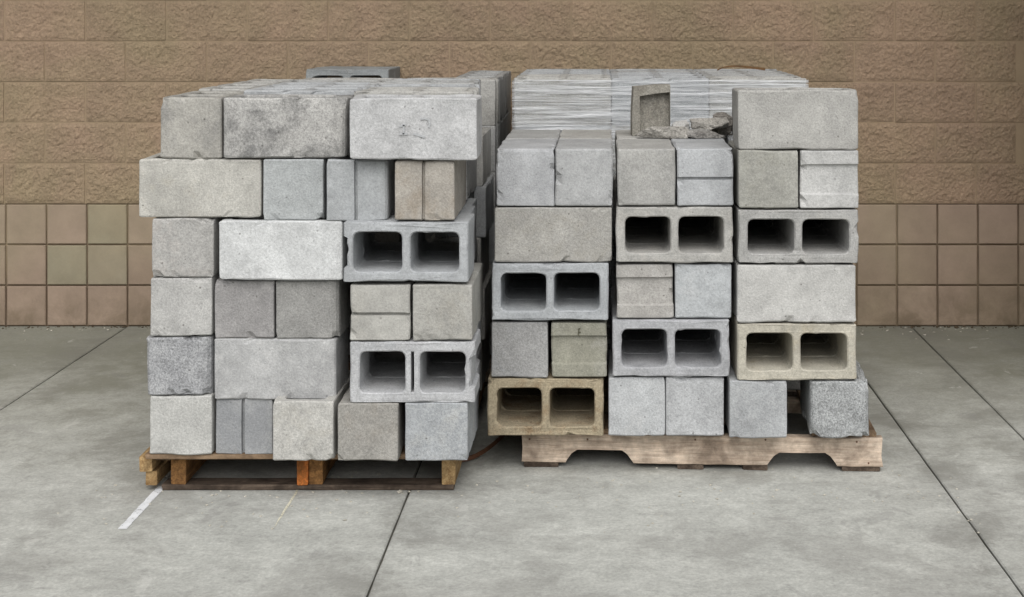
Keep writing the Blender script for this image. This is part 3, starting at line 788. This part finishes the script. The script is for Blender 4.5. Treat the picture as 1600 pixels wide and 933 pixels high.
def rear_pallet(x, y, label):
    p = empty('wooden_pallet', (x, y, 0)); tag(p, label, 'pallet', 'wooden pallets')
    for k in range(3): link('stringer', notched(1.2, 0.038, 0.100, (-0.46, -0.22), (0.22, 0.46), 0.046, 11 + k), M_WOOD_X, p, (0, 0.02 + k * 0.47, 0.018))
    for k in range(7): board_y(-0.54 + k * 0.18, 0.0, 0.98, 0.1, 0.0165, 0.1195, M_BOARD, p, 'deck_board', 120 + k)
    for k in range(3): board_y(-0.54 + k * 0.54, 0.0, 0.98, 0.1, 0.0165, 0.001, M_WOOD_DARK, p, 'bottom_board', 140 + k)
rear_pallet(-1.04, 5.92, 'pallet in deep shade under the rear left stack')
rear_pallet(0.245, 5.76, 'pallet in deep shade under the film-wrapped rear bundle')

# ------------------------------------------------------------------ broken pieces lying on the right stack
TOPZ = DECK + 5 * 0.1944 + 0.001
def rough_chunk(sx, sy, sz, seed):
    """broken lump of concrete: an angular hull with a gritty fractured surface, flat underneath"""
    r = random.Random(seed); bm = bmesh.new()
    for _ in range(26):
        p = Vector([r.uniform(-1, 1) for _ in range(3)])
        m = max(abs(c) for c in p); p = p / m * r.uniform(0.75, 1.0)
        bm.verts.new((p.x * sx / 2, p.y * sy / 2, max(p.z, -0.8) * sz / 2))
    h = bmesh.ops.convex_hull(bm, input=bm.verts[:])
    bmesh.ops.delete(bm, geom=list({g for g in h['geom_interior'] + h['geom_unused'] if isinstance(g, bmesh.types.BMVert)}), context='VERTS')
    bmesh.ops.triangulate(bm, faces=bm.faces[:])
    for _ in range(3):
        bmesh.ops.subdivide_edges(bm, edges=[e for e in bm.edges if e.calc_length() > 0.012], cuts=1, use_grid_fill=True)
        bmesh.ops.triangulate(bm, faces=bm.faces[:])
    zmin = min(v.co.z for v in bm.verts)
    for v in bm.verts:
        q = v.co + Vector((seed, 2 * seed, 0))
        v.co += Vector((noise.noise(q * 60), noise.noise(q * 60 + Vector((9, 0, 0))), noise.noise(q * 60 + Vector((0, 9, 0))))) * 0.005
        v.co += Vector((noise.noise(q * 170), noise.noise(q * 170 + Vector((9, 0, 0))), noise.noise(q * 170 + Vector((0, 9, 0))))) * 0.0025
        v.co.z = max(0.0, v.co.z - zmin - 0.003)
    return mesh_from(bm, 'concrete_fragment')
BROWNGREY = C((192, 186, 174), (146, 140, 130), 0.45, 1.0, 14)
PALEFRAG = C((198, 196, 190), (180, 176, 168), 0.3, 0.6)
DARKFRAG = C((174, 170, 162), (126, 120, 114), 0.5, 1.0, 14)
GF = 'broken block pieces on top of the right stack'
def frag(mat, x, y, z, sx, sy, sz, seed, label, rz=0, rx=0):
    o = link('concrete_fragment', rough_chunk(sx, sy, sz, seed), mat, None, (x, y, z), (R(rx), 0, R(rz)))
    return tag(o, label, 'rubble', GF)
s5 = 418.0
def fx(px, s=s5): return (px - CX) / s
# upright shard: left and top rims round a sunken face
bm = bmesh.new()
out = [(-0.071, 0), (0.071, 0), (0.071, 0.190), (0.02, 0.189), (-0.066, 0.182), (-0.071, 0.09)]
inn = [(-0.043, 0.004), (0.0705, 0.004), (0.0705, 0.163), (0.02, 0.158), (-0.043, 0.148), (-0.043, 0.08)]
def ringv(pts, y, j): return [bm.verts.new((x + 0.002 * noise.noise((x * 60, z * 60, j)), y, z)) for x, z in pts]
a = ringv(out, 0.0, 1); b = ringv(inn, 0.0, 2); c_ = ringv(inn, 0.036, 2); d = ringv(out, 0.075, 1)
n = 6
for i in range(n):
    j = (i + 1) % n
    bm.faces.new((a[i], a[j], b[j], b[i])); bm.faces.new((b[i], b[j], c_[j], c_[i])); bm.faces.new((a[i], d[i], d[j], a[j]))
bm.faces.new(c_); bm.faces.new(d)
o = link('concrete_fragment', mesh_from(bm, 'concrete_fragment'), C((170, 164, 148), (136, 128, 112), 0.45, 0.9, 12), None, (fx(1017.5), 5.25, TOPZ), (0, 0, R(4)))
tag(o, 'upright broken block shard with a sunken grey face on the right stack', 'rubble', GF)
frag(BROWNGREY, fx(1036), 5.16, TOPZ, 0.22, 0.07, 0.052, 3, 'low crumbly brown-grey lump in front of the upright shard', 4)
frag(DARKFRAG, fx(1096), 5.17, TOPZ, 0.17, 0.08, 0.040, 8, 'low dark pitted lump right of the brown-grey one')
frag(PALEFRAG, fx(1063), 5.22, TOPZ + 0.01, 0.075, 0.10, 0.058, 5, 'small pale smooth chip between the rubble lumps', -8)
frag(BROWNGREY, fx(1108), 5.23, TOPZ + 0.030, 0.15, 0.08, 0.045, 13, 'tilted brown fragment lying on the dark lump near the crowning block', 5, 3)
frag(C((158, 150, 138), (118, 110, 100), 0.5, 1.0, 14), fx(1128), 5.30, TOPZ + 0.0, 0.085, 0.07, 0.10, 17, 'jagged grey fragment leaning beside the crowning long block', 12)

# ------------------------------------------------------------------ steel straps
def ribbon(pts, w, t, name, mat, label):
    """band of strapping along pts, standing on its edge (w tall, t thick)"""
    bm = bmesh.new(); prev = None
    for i, p in enumerate(pts):
        p = Vector(p); q = Vector(pts[min(i + 1, len(pts) - 1)]) - Vector(pts[max(i - 1, 0)])
        nrm = Vector((-q.y, q.x, 0)).normalized() * t / 2
        ww = w[i] if isinstance(w, (list, tuple)) else w
        ring = [bm.verts.new(p + nrm), bm.verts.new(p - nrm), bm.verts.new(p - nrm + Vector((0, 0, ww))), bm.verts.new(p + nrm + Vector((0, 0, ww)))]
        if prev:
            for k in range(4): bm.faces.new((prev[k], prev[(k + 1) % 4], ring[(k + 1) % 4], ring[k]))
        else: bm.faces.new(ring)
        prev = ring
    bm.faces.new(prev)
    tag(link(name, mesh_from(bm, name), mat), label, 'strap')
def bez(p0, p1, p2, p3, n=18):
    p0, p1, p2, p3 = map(Vector, (p0, p1, p2, p3))
    return [tuple(p0 * (1 - t) ** 3 + p1 * 3 * t * (1 - t) ** 2 + p2 * 3 * t * t * (1 - t) + p3 * t ** 3) for t in [i / n for i in range(n + 1)]]
ribbon(bez((-0.52, 4.90, 0.002), (-0.44, 4.90, 0.002), (-0.40, 4.96, 0.012), (-0.33, 5.20, 0.03)), 0.016, 0.003, 'steel_strap', M_RUST, 'rusty steel strap curling over the floor between the two pallets')
tp = bez((0.545, 6.55, 1.304), (0.60, 6.52, 1.335), (0.66, 6.52, 1.318), (0.765, 6.55, 1.3045), 16)
ribbon(tp, [0.005 + 0.007 * i / 16 for i in range(17)], 0.012, 'steel_strap', M_RUST_TAN, 'curled brown strap end lying on top of the wrapped bundle')

# ------------------------------------------------------------------ crumbs and soil
def crumbs(name, spots, mat, label):
    bm = bmesh.new()
    for (x, y, r) in spots:
        m = bmesh.ops.create_icosphere(bm, subdivisions=1, radius=r)
        for v in m['verts']:
            v.co = Vector((v.co.x * rng.uniform(0.6, 1.5), v.co.y * rng.uniform(0.6, 1.4), v.co.z * rng.uniform(0.3, 0.7)))
        for v in m['verts']: v.co += Vector((x, y, r * 0.3))
    o = link(name, mesh_from(bm, name), mat); tag(o, label, 'debris', kind='stuff')
sp = []
for _ in range(420):
    x = rng.uniform(-3.2, 2.1); sp.append((x, WALL_Y - 0.012 - abs(rng.gauss(0, 0.025)), rng.uniform(0.003, 0.010) * (0.6 + 0.8 * abs(noise.noise((x * 2, 0, 0))))))
crumbs('soil_debris', sp, M_SOIL, 'dark soil crumbs gathered along the foot of the wall')
sp = [(rng.uniform(-3.0, 2.0), WALL_Y - 0.03 - abs(rng.gauss(0, 0.12)), rng.uniform(0.002, 0.008)) for _ in range(120)]
sp += [(rng.uniform(-1.7, 1.2), 4.58 + rng.gauss(0, 0.16), rng.uniform(0.0015, 0.0055)) for _ in range(190)]
sp += [(-0.655, 4.60, 0.010), (-0.60, 4.72, 0.012), (-0.63, 4.73, 0.009), (-0.94, 4.60, 0.006), (-0.45, 4.57, 0.004)]
crumbs('concrete_crumbs', sp, M_CRUMB, 'pale concrete crumbs scattered on the floor')

# ------------------------------------------------------------------ faint marks on two block faces
M_MARK = mat_plain('faded_marker', (168, 170, 171), 0.9, 0.1, 0.2, 200)
M_MARK_DARK = mat_plain('dark_marker', (84, 82, 68), 0.9, 0.1, 0.2, 200)
def mark(obj, strokes, s, w, mat, name):
    """pen strokes on the front face of a block; points in photo pixels at scale s"""
    bm = bmesh.new()
    for st in strokes:
        pts = [Vector(((x - CX) / s - obj.location.x, -0.0036, EYE - (y - CY) / s - obj.location.z)) for x, y in st]
        prev = None
        for i, p in enumerate(pts):
            d = pts[min(i + 1, len(pts) - 1)] - pts[max(i - 1, 0)]; n = Vector((-d.z, 0, d.x)).normalized() * w / 2
            pair = (bm.verts.new(p + n), bm.verts.new(p - n), bm.verts.new(p + n + Vector((0, 0.003, 0))), bm.verts.new(p - n + Vector((0, 0.003, 0))))
            if prev:
                bm.faces.new((prev[0], prev[1], pair[1], pair[0])); bm.faces.new((prev[2], pair[2], pair[3], prev[3]))
                bm.faces.new((prev[0], pair[0], pair[2], prev[2])); bm.faces.new((prev[1], prev[3], pair[3], pair[1]))
            prev = pair
    link(name, mesh_from(bm, name), mat, obj)
by = {o.get('label', ''): o for o in COL.objects}
mark(by['clean pale grey long block at the upper right corner of the left stack'],
     [[(624, 198), (630, 195.5), (634, 196)], [(631, 195), (631, 203), (630.5, 210)], [(624, 209.5), (637, 209.5)],
      [(657, 186), (664, 185), (670, 187.5), (672, 194), (670, 199)], [(646, 209), (653, 211), (664, 214.5)]], 492, 0.006, M_MARK, 'pen_mark')
mark(by['mossy green-grey block end with a recessed panel'],
     [[(904, 514), (907, 513)], [(904, 519), (907.5, 519)], [(904.5, 513), (903.5, 524), (907, 525)]], 462.6, 0.003, M_MARK_DARK, 'pen_mark')
